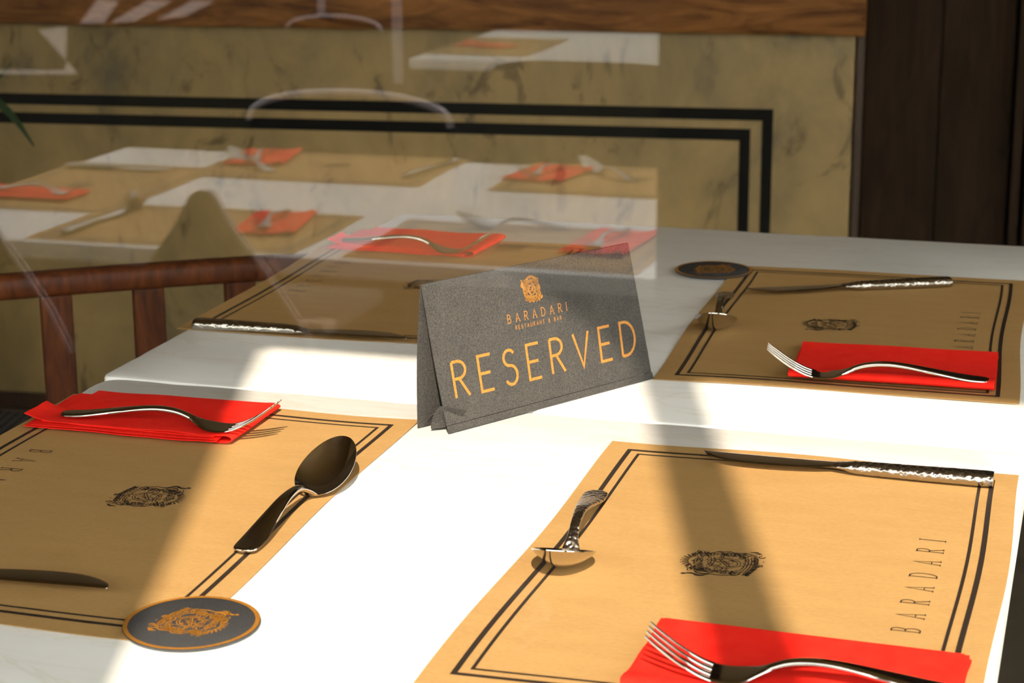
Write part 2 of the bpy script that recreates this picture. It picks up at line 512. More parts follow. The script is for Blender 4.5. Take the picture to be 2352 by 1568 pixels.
def crest(mb, fn, size, wd, seed=3, dense=1.0):
    """coat of arms line work; unit box, v 0..1 upwards; fn maps to 3-D"""
    R = random.Random(seed)
    def F(x, y, z=0): return fn(x*size*1.5, (y-.5)*size, z)
    def st(p, w_=1.0, taper=False): ribbon(mb, p, wd*w_/size, 0, taper, fn=F)
    # central round shield
    st(arc(0, .49, .115, .195, 0, 360, 36)); st(arc(0, .49, .090, .160, 0, 360, 36), 1.3)
    st([(-.085, .42), (.075, .58)], 1.3); st([(-.075, .39), (.085, .55)], 1.0)
    for (cx, cy) in ((-.04, .55), (.035, .42), (-.03, .40), (.04, .57), (0, .49)):
        for k in range(3):
            a = R.uniform(0, 360); st(arc(cx, cy, .022+.01*k, .03, a, a+200, 8), 1.0, True)
    # collar above the shield, helmet and crown
    st(arc(0, .66, .11, .05, 200, 340, 10), 1.6); st(arc(0, .70, .10, .05, 200, 340, 10), 1.2)
    st(arc(0, .80, .065, .05, 0, 360, 20), 1.2); st(arc(0, .80, .035, .028, 0, 360, 14), 1)
    for k in range(17):     # rays
        a = rad(18+144*k/16)
        st([(.085*math.cos(a), .84+.075*math.sin(a)), (.165*math.cos(a), .84+(.18 if k % 2 else .145)*math.sin(a))], 1.1)
    for s in (-1, 1):       # leaf tufts beside the crown
        for k in range(7):
            cx, cy = s*(.12+.03*(k % 3)), .70+.028*k
            st([(cx-.01*s, cy-.03)] + arc(cx+.02*s, cy, .035, .03, 200, 20, 6) + [(cx+.05*s, cy+.03)], 1.4, True)
            st(arc(cx, cy, .026, .018, 40*k, 40*k+220, 7), 1.3)
    # mantling left and right of the shield
    for s in (-1, 1):
        st([(s*.20, .68), (s*.235, .60), (s*.20, .52), (s*.235, .44), (s*.21, .36), (s*.25, .29)], 1.1)
        st([(s*.17, .66), (s*.19, .58), (s*.175, .46), (s*.20, .36), (s*.17, .28)], 1.0)
        st(arc(s*.19, .30, .05, .05, 0, 290, 12), 1.3)
        for k in range(6):
            cy = .30+.05*k
            st(arc(s*(.19+.01*(k % 2)), cy, .03, .02, 90-s*60, 90+s*160, 7), 1.2)
    # dark plume on one side, plain band on the other
    for k in range(9):
        st([(-.17-.004*k, .62+.02*k), (-.235+.006*k, .645+.02*k)], 2.6, True)
    st([(-.17, .60)]+arc(-.21, .68, .06, .1, 270, 90, 12)+[(-.17, .80)], 2.6, True)
    st2 = lambda p, w_=1.0, taper=False: st([(q[0]*.78, q[1]) for q in p], w_*1.15, taper)
    # long side scrolls
    st2([(-.30, .30), (-.34, .44), (-.335, .58), (-.37, .64)]+arc(-.375, .70, .035, .06, 270, 90, 8)+[(-.345, .80), (-.36, .86)], 1.3)
    st2([(-.37, .62), (-.40, .70), (-.36, .78), (-.375, .86)], 3.2, True)
    blob(mb, -.300, .885, .018, .030, 0, F, 14)
    st2([(.30, .64), (.335, .50), (.30, .42), (.33, .30), (.30, .20), (.34, .12)], 1.2)
    st2([(.27, .60), (.30, .50), (.26, .42), (.29, .30), (.25, .22)], 1.0)
    st2([(.33, .10), (.375, .18), (.365, .26)], 3.2, True)
    st2(arc(.26, .09, .03, .035, 0, 300, 12), 1.5)
    # lower wreath: fringed arcs
    for k in range(5):
        st(arc(0, .30-.035*k, .15+.008*k, .055, 200, 340, 12), 1.3)
    for k in range(11):
        x = -.20+.04*k; y = .07+.25*abs(x)**1.2*1.6
        st([(x, y+.10), (x+.012, y+.05), (x-.006, y)], 2.0, True)
        st(arc(x, y+.03, .018, .025, 0, 250, 8), 1.1)
    for k in range(int(64*dense)):
        y = R.choice((R.uniform(.06, .34), R.uniform(.66, .86), R.uniform(.30, .70)))
        x = R.uniform(-.22, .22)*(1 if y > .12 else .7)
        if .28 < y < .70: x = math.copysign(R.uniform(.125, .22), x)
        a = R.uniform(0, 360); r = R.uniform(.012, .035)
        st(arc(x, y, r, r*.9, a, a+R.uniform(120, 260), 6), R.uniform(.8, 1.8), True)

# ------------------------------------------------------------------ placemats
MW, MH, IN, GAP = .30, .4513, .0158, .0090
def mwave(x, y, seed, amp):
    ex = max(0, abs(x)/(MW/2)-.80)/.20; ey = max(0, abs(y)/(MH/2)-.86)/.14
    e = min(1, max(ex, ey))
    return .0006 + amp*(.25+.75*e)*(.5+.5*math.sin(x*34+seed*2.1)*math.cos(y*27+seed))
def mwarp(x, y, seed):
    return (x + .0018*math.sin(y*17+seed)*(abs(x)/.15), y + .0022*math.sin(x*21+seed*1.7)*(abs(y)/.22))
def placemat(seed, amp):
    e = empty('placemat', (0, 0, 0))
    def f3(x, y, z=0):
        a, b = mwarp(x, y, seed)
        return (a, b, mwave(x, y, seed, amp)+z)
    nx, ny = 36, 54; V = []; F = []
    for s, dz in ((0, 0.0), (1, -.00035)):
        for j in range(ny+1):
            for i in range(nx+1):
                V.append(f3(-MW/2+MW*i/nx, -MH/2+MH*j/ny, dz))
    N1 = (nx+1)*(ny+1)
    for j in range(ny):
        for i in range(nx):
            a = j*(nx+1)+i
            F.append((a, a+1, a+nx+2, a+nx+1)); F.append((N1+a, N1+a+nx+1, N1+a+nx+2, N1+a+1))
    per = [i for i in range(nx+1)] + [j*(nx+1)+nx for j in range(1, ny+1)] + [ny*(nx+1)+i for i in range(nx-1, -1, -1)] + [j*(nx+1) for j in range(ny-1, 0, -1)]
    for k in range(len(per)):
        a, b = per[k], per[(k+1) % len(per)]
        F.append((a, N1+a, N1+b, b))
    MB().add(V, F).build('paper_sheet', MT['kraft'], e)
    def side(p, q, n=40):
        return [(p[0]+(q[0]-p[0])*k/n, p[1]+(q[1]-p[1])*k/n) for k in range(n)]
    b = MB()
    for ins, wd in ((IN, .0034), (IN+GAP, .0022)):
        x, y = MW/2-ins-wd/2, MH/2-ins-wd/2
        pts = side((-x, -y), (x, -y)) + side((x, -y), (x, y)) + side((x, y), (-x, y)) + side((-x, y), (-x, -y))
        ribbon(b, pts, wd, .00022, fn=f3, closed=True)
    b.build('printed_border', MT['ink'], e, smooth=False)
    b = MB()
    fn = lambda u, v, z=0: f3(.1085-v, u, .00022)
    lettering(b, 'BARADARI', -.081, .074, 0, .0165, .0009, fn=fn, serif=True, wscale=.62)
    b.build('printed_lettering', MT['ink'], e, smooth=False)
    b = MB()
    crest(b, lambda u, v, z=0: f3(-.0225-v, u-.004, .00022), .054, .00042, dense=2)
    b.build('printed_emblem', MT['ink'], e, smooth=False)
    return e
mats = [
  (1.0, .0012, (0, 0), 0.0, 'sunlit kraft placemat nearest the window on the right, crossed by a diagonal shadow band'),
  (2.3, .0012, (-.4555, .0056), math.pi+.031, 'kraft placemat at the near left, half in sun, under the upturned spoon and black coaster'),
  (3.9, .0010, (-.4799, .6748), math.pi+.0213, 'shaded kraft placemat at the far left behind the sign, knife along its near edge'),
  (5.1, .0010, (-.0186, .6285), .0276, 'shaded kraft placemat at the far right below the marble wall, dark coaster on its corner'),
]
PM = []
for sd, am, (x, y), rz, lab in mats:
    e = placemat(sd, am)
    e.location = (x, y, T + (.0006 if y > .3 else 0)); e.rotation_euler.z = rz
    tag(e, lab, 'placemat', 'kraft placemats on the indoor tables')
    PM.append(e)

# ------------------------------------------------------------------ coasters
def coaster():
    e = empty('coaster', (0, 0, 0)); r = .0402
    circ = lambda rr, z, n=72: [(rr*math.cos(2*math.pi*k/n), rr*math.sin(2*math.pi*k/n), z) for k in range(n)]
    MB().loft([circ(r-.0003, 0), circ(r, .0002), circ(r, .0007), circ(r-.0003, .0009)]).build('disc', MT['coaster'], e)
    b = MB(); b.add(circ(r-.0003, .00102)+circ(r-.0030, .00102), [(i, (i+1) % 72, 72+(i+1) % 72, 72+i) for i in range(72)])
    b.build('gold_rim', MT['gold'], e, smooth=False)
    b = MB(); crest(b, lambda u, v, z=0: (v*.95, -u, .00104), .047, .00056, dense=2.2)
    b.build('printed_emblem', MT['gold'], e, smooth=False)
    return e
c = coaster(); c.location = (-.3027, -.1887, T+.0021); c.rotation_euler.z = rad(-12)
tag(c, 'round black coaster with gold rim, half in sun, on the near left placemat corner', 'coaster', 'black coasters')
c = copy_tree(c); c.location = (-.1915, .8155, T+.0027); c.rotation_euler.z = rad(10)
tag(c, 'round dark coaster in shade on the far right placemat corner, below the wall', 'coaster', 'black coasters')

# ------------------------------------------------------------------ cutlery
def sec(x, yc, z, hw, ht, tx, tz, ex=2.6, n=18):
    """cross-section ring square to the direction (tx, tz)"""
    r = []
    for k in range(n):
        a = 2*math.pi*k/n; c, s = math.cos(a), math.sin(a)
        u = math.copysign(abs(c)**(2/ex), c)*hw; v = math.copysign(abs(s)**(2/ex), s)*ht
        r.append((x - tz*v, yc+u, z + tx*v))
    return r
def smooth_st(st, n=5):
    """Catmull-Rom through stations (tuples)"""
    out = []
    for i in range(len(st)-1):
        p0, p1, p2, p3 = st[max(i-1, 0)], st[i], st[i+1], st[min(i+2, len(st)-1)]
        for k in range(n):
            t = k/n
            out.append(tuple(.5*((2*b)+(-a+c)*t+(2*a-5*b+4*c-d)*t*t+(-a+3*b-3*c+d)*t**3) for a, b, c, d in zip(p0, p1, p2, p3)))
    out.append(st[-1]); return out
def bar(mb, st, ex=2.6, n=18, div=5):
    """st: (x, y, z, halfwidth, halfthickness)"""
    s = smooth_st(st, div); rings = []
    for i, p in enumerate(s):
        a, b = s[max(i-1, 0)], s[min(i+1, len(s)-1)]
        dx, dz = b[0]-a[0], b[2]-a[2]; L = math.hypot(dx, dz) or 1
        rings.append(sec(p[0], p[1], p[2], max(p[3], 1e-4), max(p[4], 1e-4), dx/L, dz/L, ex, n))
    return mb.loft(rings)
def fork():
    e = empty('fork', (0, 0, 0))
    b = MB()
    bar(b, [(.000,0,.0032,.0020,.0010),(.0012,0,.0031,.0052,.0014),(.005,0,.0030,.0080,.0017),(.02,0,.0042,.0088,.0019),(.045,0,.0082,.0068,.0021),(.068,0,.0118,.0046,.0023),(.085,0,.0130,.0036,.0024),(.100,0,.0114,.0031,.0025),(.112,0,.0075,.0034,.0022)])
    b.build('handle', MT['steel'], e)
    b = MB()
    bar(b, [(.110,0,.0080,.0034,.0022),(.118,0,.0050,.0070,.0014),(.126,0,.0027,.0112,.0010),(.136,0,.0019,.0122,.0009),(.1445,0,.0028,.0122,.0009)], 3.2)
    b.build('fork_head', MT['steel'], e)
    for y in (-.0102, -.0034, .0034, .0102):
        b = MB()
        bar(b, [(.1435,y,.0026,.0020,.0009),(.152,y,.0056,.0017,.00095),(.164,y*.98,.0120,.0014,.0010),(.175,y*.96,.0198,.0012,.0009),(.1815,y*.95,.0250,.0006,.0005)], 2.6, 10)
        b.build('tine', MT['steel'], e)
    return e
def spoon(hammered=False):
    e = empty('spoon', (0, 0, 0))
    # bowl: polar shell, tilted tip-up
    A, D, TH, tilt = .0345, .0098, .0012, rad(20)
    nr, na = 10, 48
    def outline(a):
        x = A*math.cos(a); y = .0200*math.sin(a)*(1 - .13*math.cos(a) + .02*math.cos(2*a))
        return x, y
    V = []; F = []
    def put(r, a, off):
        x, y = outline(a); x *= r; y *= r
        z = -D*(1-r**2.2)-off*(1 if r < .999 else .55)
        c, s = math.cos(tilt), math.sin(tilt)
        return (x*c - z*s, y, x*s + z*c)
    for off in (0, TH):
        V.append(put(0, 0, off))
        for i in range(1, nr+1):
            for k in range(na): V.append(put(i/nr, 2*math.pi*k/na, off))
    N1 = 1+nr*na
    for base, flip in ((0, False), (N1, True)):
        for k in range(na):
            t = (base, base+1+k, base+1+(k+1) % na); F.append(t[::-1] if flip else t)
        for i in range(nr-1):
            for k in range(na):
                a = base+1+i*na+k; b = base+1+i*na+(k+1) % na
                q = (a, a+na, b+na, b); F.append(q[::-1] if flip else q)
    for k in range(na):
        a = 1+(nr-1)*na+k; b = 1+(nr-1)*na+(k+1) % na
        F.append((a, N1+a, N1+b, b))
    zmin = min(v[2] for v in V); X0 = .146
    V = [(x+X0, y, z-zmin) for x, y, z in V]
    MB().add(V, F).build('bowl', MT['steel'], e)
    # neck height of the rim
    nz = min(v[2] for v in V if v[0] < X0-A*.93)
    b = MB()
    bar(b, [(.000,0,.0030,.0020,.0009),(.0015,0,.0030,.0060,.0013),(.006,0,.0031,.0084,.0016),(.022,0,.0048,.0086,.0018),(.045,0,.0098,.0066,.0020),(.070,0,.0148,.0044,.0022),(.092,0,.0145,.0033,.0024),(.106,0,.0092,.0036,.0022),(X0-A*.90,0,nz+.0008,.0060,.0010)])
    b.build('handle', MT['hammered' if hammered else 'steel'], e)
    return e
def knife():
    e = empty('table_knife', (0, 0, 0))      # tip towards +x
    b = MB()
    st = []
    for t, k_ in ((0, .55), (.05, .56), (.12, .68), (.25, .86), (.45, .98), (.62, 1.0), (.76, .93), (.87, .74), (.95, .48), (.985, .28), (1.0, .10)):
        wd = .0102*k_
        st.append((.104+.104*t, -.0088+wd, .0050, wd, .0008 if t > .08 else .0012))
    bar(b, st, 2.2, 14)
    b.build('blade', MT['steel'], e)
    b = MB()
    bar(b, [(.000,0,.0052,.0070,.0042),(.0012,0,.0052,.0086,.0050),(.02,0,.0052,.0085,.0050),(.06,0,.0050,.0076,.0047),(.094,-.0004,.0049,.0066,.0042),(.104,-.0018,.0050,.0068,.0024),(.112,-.0026,.0050,.0060,.0011)], 2.4, 22, 10)
    b.build('handle', MT['hammered'], e)
    return e
def put(o, x, y, z, rz, label, cat, group, rx=0, ry=0):
    o.location = (x, y, z); o.rotation_euler = (rx, ry, rz)
    return tag(o, label, cat, group)
f0 = fork(); MZ = T+.0014; NZ = T+.0062
put(f0, -.5765, .1470, NZ+.0012, rad(.6), 'steel fork, tines up, on the red napkin at the near left corner of the table', 'fork', 'forks')
fB = copy_tree(f0); fB.scale = (.95, 1, 1)
put(fB, .1430, -.1752, NZ, rad(180+4.5), 'steel fork lying on the red napkin cut by the bottom edge of the photo', 'fork', 'forks')
put(copy_tree(f0), -.6105, .8255, NZ+.0014, rad(-9.7), 'steel fork on the shaded red napkin behind the reserved sign', 'fork', 'forks')
put(copy_tree(f0), .1130, .4390, NZ+.001, rad(180+7), 'steel fork on the rolled red napkin of the far right placemat', 'fork', 'forks')
s0 = spoon(False)
put(s0, -.3215, -.0770, MZ, rad(90), 'polished steel spoon, bowl facing up, on the edge of the near left placemat', 'spoon', 'spoons')
s1 = spoon(True)
put(s1, -.1313, .0986, MZ, rad(-84), 'steel spoon with hammered handle, bowl towards the camera, on the sunlit right placemat', 'spoon', 'spoons')
put(copy_tree(s1), -.1584, .7123, MZ, rad(-83), 'dull shaded steel spoon on the far right placemat below the coaster', 'spoon', 'spoons')
k0 = knife()
put(k0, .1315, .1937, MZ, rad(180-.2), 'steel table knife with hammered handle along the far edge of the sunlit right placemat', 'knife', 'table knives')
put(copy_tree(k0), -.5795, -.1705, MZ, rad(4.5), 'dark steel knife blade tip at the left edge of the photo, above the black coaster', 'knife', 'table knives')
put(copy_tree(k0), -.6086, .4502, MZ, rad(2.4), 'steel knife with glittering hammered handle left of the reserved sign', 'knife', 'table knives')
put(copy_tree(k0), .0500, .8102, MZ, rad(180+25.5), 'shaded steel knife lying askew at the back of the far right placemat', 'knife', 'table knives')

# ------------------------------------------------------------------ napkins
def chaikin(p, n=2):
    for _ in range(n):
        q = [p[0]]
        for a, b in zip(p[:-1], p[1:]):
            q.append(tuple(a[i]*.75+b[i]*.25 for i in range(len(a)))); q.append(tuple(a[i]*.25+b[i]*.75 for i in range(len(a))))
        q.append(p[-1]); p = q
    return p
def sheet(mb, path, c0, c1, axis, seed, shear=0.0, amp=.0008, thick=.0006, nseg=22, skew=0.0, edge=.0012):
    """path (a, z) swept across c0..c1; axis 'x' means a runs along x"""
    # resample long runs
    pth = []
    for p, q in zip(path[:-1], path[1:]):
        k = max(1, int(math.hypot(q[0]-p[0], q[1]-p[1])/.006))
        for j in range(k): pth.append((p[0]+(q[0]-p[0])*j/k, p[1]+(q[1]-p[1])*j/k))
    pth.append(path[-1])
    V = []; F = []; m_ = len(pth)
    for s in (0, 1):
        for j in range(nseg+1):
            t = j/nseg
            for i, (a, z) in enumerate(pth):
                p, q = pth[max(i-1, 0)], pth[min(i+1, m_-1)]
                dx, dz = q[0]-p[0], q[1]-p[1]; L = math.hypot(dx, dz) or 1
                nz = noise.noise(Vector((a*22+seed, t*2.2+seed, z*120)))
                c = c0+(c1-c0)*t + skew*a + (edge*noise.noise(Vector((a*40, seed*3, t*2+z*200))) if j in (0, nseg) else 0)
                aa = a + shear*t*(1 if z > .001 else .6) - s*thick*(-dz/L)
                zz = max(z + amp*(nz+.35)*min(1, z/.0015), .0002) - s*thick*(dx/L)*.8
                zz = max(zz, 0.0001)
                V.append((aa, c, zz) if axis == 'x' else (c, aa, zz))
    N = (nseg+1)*m_
    for s in (0, 1):
        for j in range(nseg):
            for i in range(m_-1):
                a = s*N+j*m_+i; f = (a, a+1, a+m_+1, a+m_)
                F.append(f if s else f[::-1])
    for j in range(nseg):
        for i in (0, m_-1):
            a = j*m_+i; F.append((a, a+m_, N+a+m_, N+a))
    for i in range(m_-1):
        for j in (0, nseg):
            a = j*m_+i; F.append((a, a+1, N+a+1, N+a))
    mb.add(V, F)
def napkin_loop(seed=1, w=.175, d=.088):
    """folded in layers with a rounded loop at its right end"""
    e = empty('napkin', (0, 0, 0)); h = w/2
    b = MB()
    sheet(b, chaikin([(-h-.004, .0008), (0, .0008), (h-.012, .0008), (h-.003, .0010), (h+.001, .0040), (h-.004, .0064), (h-.016, .0054), (0, .0048), (-h+.012, .0050)]), -d/2, d/2, 'x', seed, .002, .0014)
    b.build('outer_fold', MT['red'], e)
    b = MB()
    sheet(b, chaikin([(-h-.002, .0022), (0, .0020), (h-.016, .0021), (h-.009, .0029), (h-.017, .0036), (0, .0036), (-h+.004, .0034)]), -d/2-.004, d/2-.006, 'x', seed+4, -.004)
    b.build('inner_fold', MT['red'], e)
    b = MB()    # loose lower corner curling up at the left
    sheet(b, chaikin([(-h-.004, .0105), (-h+.004, .0072), (-h+.018, .0056), (0, .0056), (h-.03, .0058), (h-.014, .0054)]), -d/2-.001, -d*.12, 'x', seed+9, .0, .0009, skew=-.03)
    b.build('loose_flap', MT['red'], e)
    return e
def napkin_roll(seed=1, w=.172, d=.115):
    """long edge towards the near side rolled over"""
    e = empty('napkin', (0, 0, 0)); h = d/2
    b = MB()
    sheet(b, chaikin([(h, .0008), (0, .0008), (-h+.010, .0008), (-h+.001, .0012), (-h-.002, .0052), (-h+.003, .0088), (-h+.011, .0080), (-h+.019, .0048), (0, .0036), (h*.5, .0044), (h-.006, .0062)]), -w/2, w/2, 'y', seed, 0, .0013, edge=.002)
    b.build('outer_fold', MT['red'], e)
    b = MB()
    sheet(b, chaikin([(h-.002, .0020), (0, .0020), (-h+.012, .0021), (-h+.006, .0040), (-h+.010, .0058), (-h+.016, .0036), (0, .0028), (h+.004, .0026)]), -w/2-.001, w/2-.004, 'y', seed+5, 0)
    b.build('inner_fold', MT['red'], e)
    return e
NG = 'folded red paper napkins'
n0 = napkin_loop(1.3, .172, .090)
put(n0, -.5130, .1780, T+.0014, rad(.8), 'folded red napkin with curled corner on the near left placemat', 'napkin', NG)
n1 = napkin_loop(5.7, .168, .100)
put(n1, -.5350, .8600, T+.0020, rad(-1.5), 'shaded folded red napkin on the far left placemat behind the sign', 'napkin', NG)
n2 = napkin_roll(2.2, .168, .112)
put(n2, .0320, .4830, T+.0020, rad(2.0), 'bright red napkin with rolled near edge on the far right placemat', 'napkin', NG)
n3 = napkin_roll(8.4, .176, .100)
put(n3, .0500, -.1640, T+.0014, rad(-1.5), 'red napkin lying at the bottom edge of the photo on the sunlit placemat', 'napkin', NG)

# ------------------------------------------------------------------ reserved sign
b2 = Vector((-.2779, .2074, 0)); U = Vector((.1155, .1915, 0)).normalized()
rL = Vector((-.300, .2135, .115)); Vv = (rL-b2); Vv = (Vv-U*Vv.dot(U)).normalized()
Nn = U.cross(Vv).normalized()           # towards the camera side
if Nn.y > 0: Nn = -Nn
sg = empty('reserved_sign', (b2.x, b2.y, T+.0006))
tag(sg, 'dark grey folded card tent sign with gold RESERVED lettering at the centre of the table', 'sign')
Hs = .1171
def bulge(u, v):
    s = min(max(v/Hs, 0), 1); t = min(max(u/.2257, 0), 1)
    return -.0030*math.sin(math.pi*s)*(1-t)**2*1.2 + .0012*math.sin(math.pi*s)*math.sin(math.pi*t)
def face(u, v, off=0.0):
    p = U*u + Vv*v + Nn*(bulge(u, v)+off)
    return (p.x, p.y, p.z)
def face_l(v): return -.0062*(v/Hs)**1.5 + .001*math.sin(math.pi*v/Hs)
def face_r(v): return .2257 + (.2174-.2257)*(v/Hs)
def shell(fn, nu=24, nv=16, th=.0007):
    V = []; F = []
    for s in (0, 1):
        for j in range(nv+1):
            for i in range(nu+1): V.append(fn(i/nu, j/nv, -th*s))
    N = (nu+1)*(nv+1)
    for j in range(nv):
        for i in range(nu):
            a = j*(nu+1)+i; F.append((a, a+1, a+nu+2, a+nu+1)); F.append((N+a, N+a+nu+1, N+a+nu+2, N+a+1))
    per = [i for i in range(nu+1)] + [j*(nu+1)+nu for j in range(1, nv+1)] + [nv*(nu+1)+i for i in range(nu-1, -1, -1)] + [j*(nu+1) for j in range(nv-1, 0, -1)]
    for k in range(len(per)):
        a, b = per[k], per[(k+1) % len(per)]; F.append((a, N+a, N+b, b))
    return MB().add(V, F)
def fr(s, t, off):
    v = .0062+(Hs-.0062)*t; l, r = face_l(v), face_r(v)
    return face(l+(r-l)*s, v, off)
shell(fr).build('front_panel', MT['card'], sg)
def strip(s, t, off):       # folded hem along the foot of the front
    v = .0004+.0054*t
    p = Vector(face(0+.2262*s, v, off + .0010*(1-t)))
    return (p.x, p.y, max(p.z, .0003))
shell(strip, 24, 3).build('foot_hem', MT['card'], sg)
bk0 = Vector((-.3054, .2148, 0))-b2
ridge0 = U*(-.0062)+Vv*Hs
def back(s, t, off):
    base = bk0 + U*(.226*s); top = ridge0 + U*(.2236*s) - Nn*.0008
    p = base.lerp(top, t); n2_ = Vector((-Nn.x, -Nn.y, 0)).normalized()
    p = p - n2_*off + n2_*(.0022*math.sin(math.pi*t)*(1-s)) + Vector((0, 0, .0004))
    return (p.x, p.y, p.z)
shell(back).build('back_panel', MT['card'], sg)
def tongue(s, t, off):      # inner flap folded up at the left end
    a = bk0*.98; b = U*.002
    base = a.lerp(b, s)
    p = base + U*(.004+.205*t) + Vector((0, 0, .0012 + .0125*math.sin(math.pi*min(1, s*1.05))**1.0*(1-t)**6 + off))
    return (p.x, p.y, p.z)
shell(tongue, 10, 20).build('floor_flap', MT['card'], sg)
def tab(s, t, off):         # small flap standing in the opening
    p = bk0*(.52-.30*s) + U*(-.001+.018*s) + Vector((0, 0, .002+(.020-.006*s)*t)) - bk0.normalized()*(.010*t*t) + U*(-.001)*t
    p = p + Nn*off
    return (p.x, p.y, p.z)
shell(tab, 5, 8).build('inner_tab', MT['card'], sg)
def rtab(s, t, off):        # end tab at the right foot
    p = U*(.2200+.0072*s) + Vv*(.0008+.0225*t) + Nn*(-.0030+off)
    return (p.x, p.y, max(p.z, .0003))
shell(rtab, 3, 6).build('end_tab', MT['card'], sg)
for (txt, x0, x1, y0, h, wd, sf, ws, nm) in (
    ('RESERVED', .0142, .2105, .0252, .0280, .00235, False, .98, 'reserved_lettering'),
    ('BARADARI', .0752, .1382, .0733, .0068, .00062, True, .95, 'name_lettering'),
    ('RESTAURANT & BAR', .0822, .1312, .0672, .0030, .00040, False, .9, 'small_lettering')):
    b = MB(); lettering(b, txt, x0, x1, y0, h, wd, fn=lambda u, v, z=0: face(u, v, .00025), serif=sf, wscale=ws)
    b.build(nm, MT['gold'], sg, smooth=False)
b = MB(); crest(b, lambda u, v, z=0: face(.1040+u, .0962+v, .00025), .0225, .00036, dense=4)
b.build('printed_emblem', MT['gold'], sg, smooth=False)

# ------------------------------------------------------------------ indoor chair
ch = empty('wooden_chair', (-.8350, .7890, 0), rad(35))
tag(ch, 'red-brown wooden chair with slatted back standing left of the tables', 'chair')
# local x along the back, local -y towards the seat
b = MB()
pts = [(-.285, .010, .707), (-.26, .004, .711), (-.18, -.002, .7135), (0, -.004, .7145), (.13, -.002, .713), (.180, .004, .710), (.196, .008, .708)]
rg = []
for i, p in enumerate(smooth_st(pts, 6)):
    t = i/36; k = 1.0 if 2 < i < 33 else (.75 if 0 < i < 35 else .35)
    rg.append([(p[0], p[1]+math.copysign(abs(math.cos(a))**.7, math.cos(a))*.015*k, p[2]+math.copysign(abs(math.sin(a))**.7, math.sin(a))*.0145*k) for a in [2*math.pi*q/16 for q in range(16)]])
b.loft(rg); b.build('top_rail', MT['chairwood'], ch)
for sx in (-.205, -.1025, 0, .1045):
    wd = .0175
    MB().box(sx-wd, sx+wd, -.010, .010, .455, .702).build('back_slat', MT['chairwood'], ch, smooth=False, bevel=.004)
b = MB().box(-.27, .18, -.016, .012, .415, .455); b.build('back_lower_rail', MT['chairwood'], ch, smooth=False, bevel=.005)
b = MB().box(-.27, .18, -.42, -.005, .42, .452); b.build('seat', MT['chairwood'], ch, smooth=False, bevel=.010)
for lx, ly in ((-.25, -.39), (.16, -.39), (-.25, .0), (.16, .0)):
    MB().box(lx-.017, lx+.017, ly-.017, ly+.017, 0, .42).build('leg', MT['chairwood'], ch, smooth=False, bevel=.004)

# ------------------------------------------------------------------ plant at the left
pl = empty('potted_plant', (-1.98, 1.98, .008))
tag(pl, 'potted plant with long dark green leaves reaching in at the left edge', 'plant')
circ = lambda r, z, n=28: [(r*math.cos(2*math.pi*k/n), r*math.sin(2*math.pi*k/n), z) for k in range(n)]
MB().loft([circ(.09, 0), circ(.125, .22), (circ(.135, .222)), circ(.135, .26), circ(.12, .26), circ(.115, .22), circ(.02, .215)]).build('pot', MT['pot'], pl)
MB().loft([circ(.115, .218), circ(.05, .232), circ(.01, .235)]).build('soil', MT['floor'], pl)
def leaf(p0, p1, p2, wd):
    b = MB(); rg = []
    for i in range(15):
        t = i/14; p = (1-t)**2*Vector(p0)+2*t*(1-t)*Vector(p1)+t*t*Vector(p2)
        d = (2*(1-t)*(Vector(p1)-Vector(p0))+2*t*(Vector(p2)-Vector(p1))).normalized()
        sd = d.cross(Vector((0, 0, 1))).normalized(); nn = sd.cross(d)
        w_ = wd*math.sin(math.pi*min(1, .04+.94*t)**.8)+.0012
        rg.append([p+sd*w_+nn*w_*.25, p+nn*.0008, p-sd*w_+nn*w_*.25, p-nn*.0008])
    b.loft(rg); b.build('leaf', MT['leaf'], pl)
leaf((0, 0, .22), (.12, .0, .62), (.268, .0, .785), .026)
leaf((0, 0, .22), (.10, .01, .92), (.290, .02, .630), .040)
leaf((.01, 0, .22), (.06, -.02, .85), (.232, -.01, .70), .018)
for k in range(9):
    a = rad(80+25*k); r = .16+.05*(k % 3)
    leaf((0, 0, .22), (r*.4*math.cos(a), r*.4*math.sin(a), .6), (r*math.cos(a), r*math.sin(a), .55+.06*(k % 4)), .02)

# ------------------------------------------------------------------ outdoors, seen mirrored in the pane
GZ = -.166
def ry(yv): return -1.8-yv
struct(MB().box(-14, 10, -22, WFY0, GZ-.1, GZ).build('floor.001', MT['pave'], smooth=False), 'dark paving outside the window')
TO = T-.166
marble_table('marble_table', -1.685, -.12, ry(2.343), ry(1.476), TO, GZ, 'long white marble table outdoors, mirrored in the window pane')
marble_table('marble_table', -1.655, -.30, ry(4.72), ry(3.92), TO, GZ, 'second white marble table outdoors, mirrored small at the top of the pane')
src = PM[0]
OM = [(-1.535, 1.925, 0, 'left head of the outdoor table'), (-1.195, 2.215, 90, 'far side of the outdoor table, left'),
      (-.615, 2.215, 90, 'far side of the outdoor table, right'), (-1.185, 1.640, -90, 'near side of the outdoor table, left'),
      (-.655, 1.640, -90, 'near side of the outdoor table, right')]
for x, yv, r, wh in OM:
    c = copy_tree(src); c.location = (x, ry(yv), TO+.0002); c.rotation_euler.z = rad(r)
    tag(c, 'kraft placemat on the '+wh+', mirrored in the pane', 'placemat', 'kraft placemats on the outdoor tables')
for x, yv, r, wh in ((-1.25, 4.26, 0, 'left'), (-.80, 4.50, 90, 'right')):
    c = copy_tree(src); wh2 = wh; c.location = (x if wh == 'right' else -1.50, ry(yv), TO+.0002); c.rotation_euler.z = rad(r)
    tag(c, 'kraft placemat on the '+wh+' of the small far outdoor table, mirrored', 'placemat', 'kraft placemats on the outdoor tables')
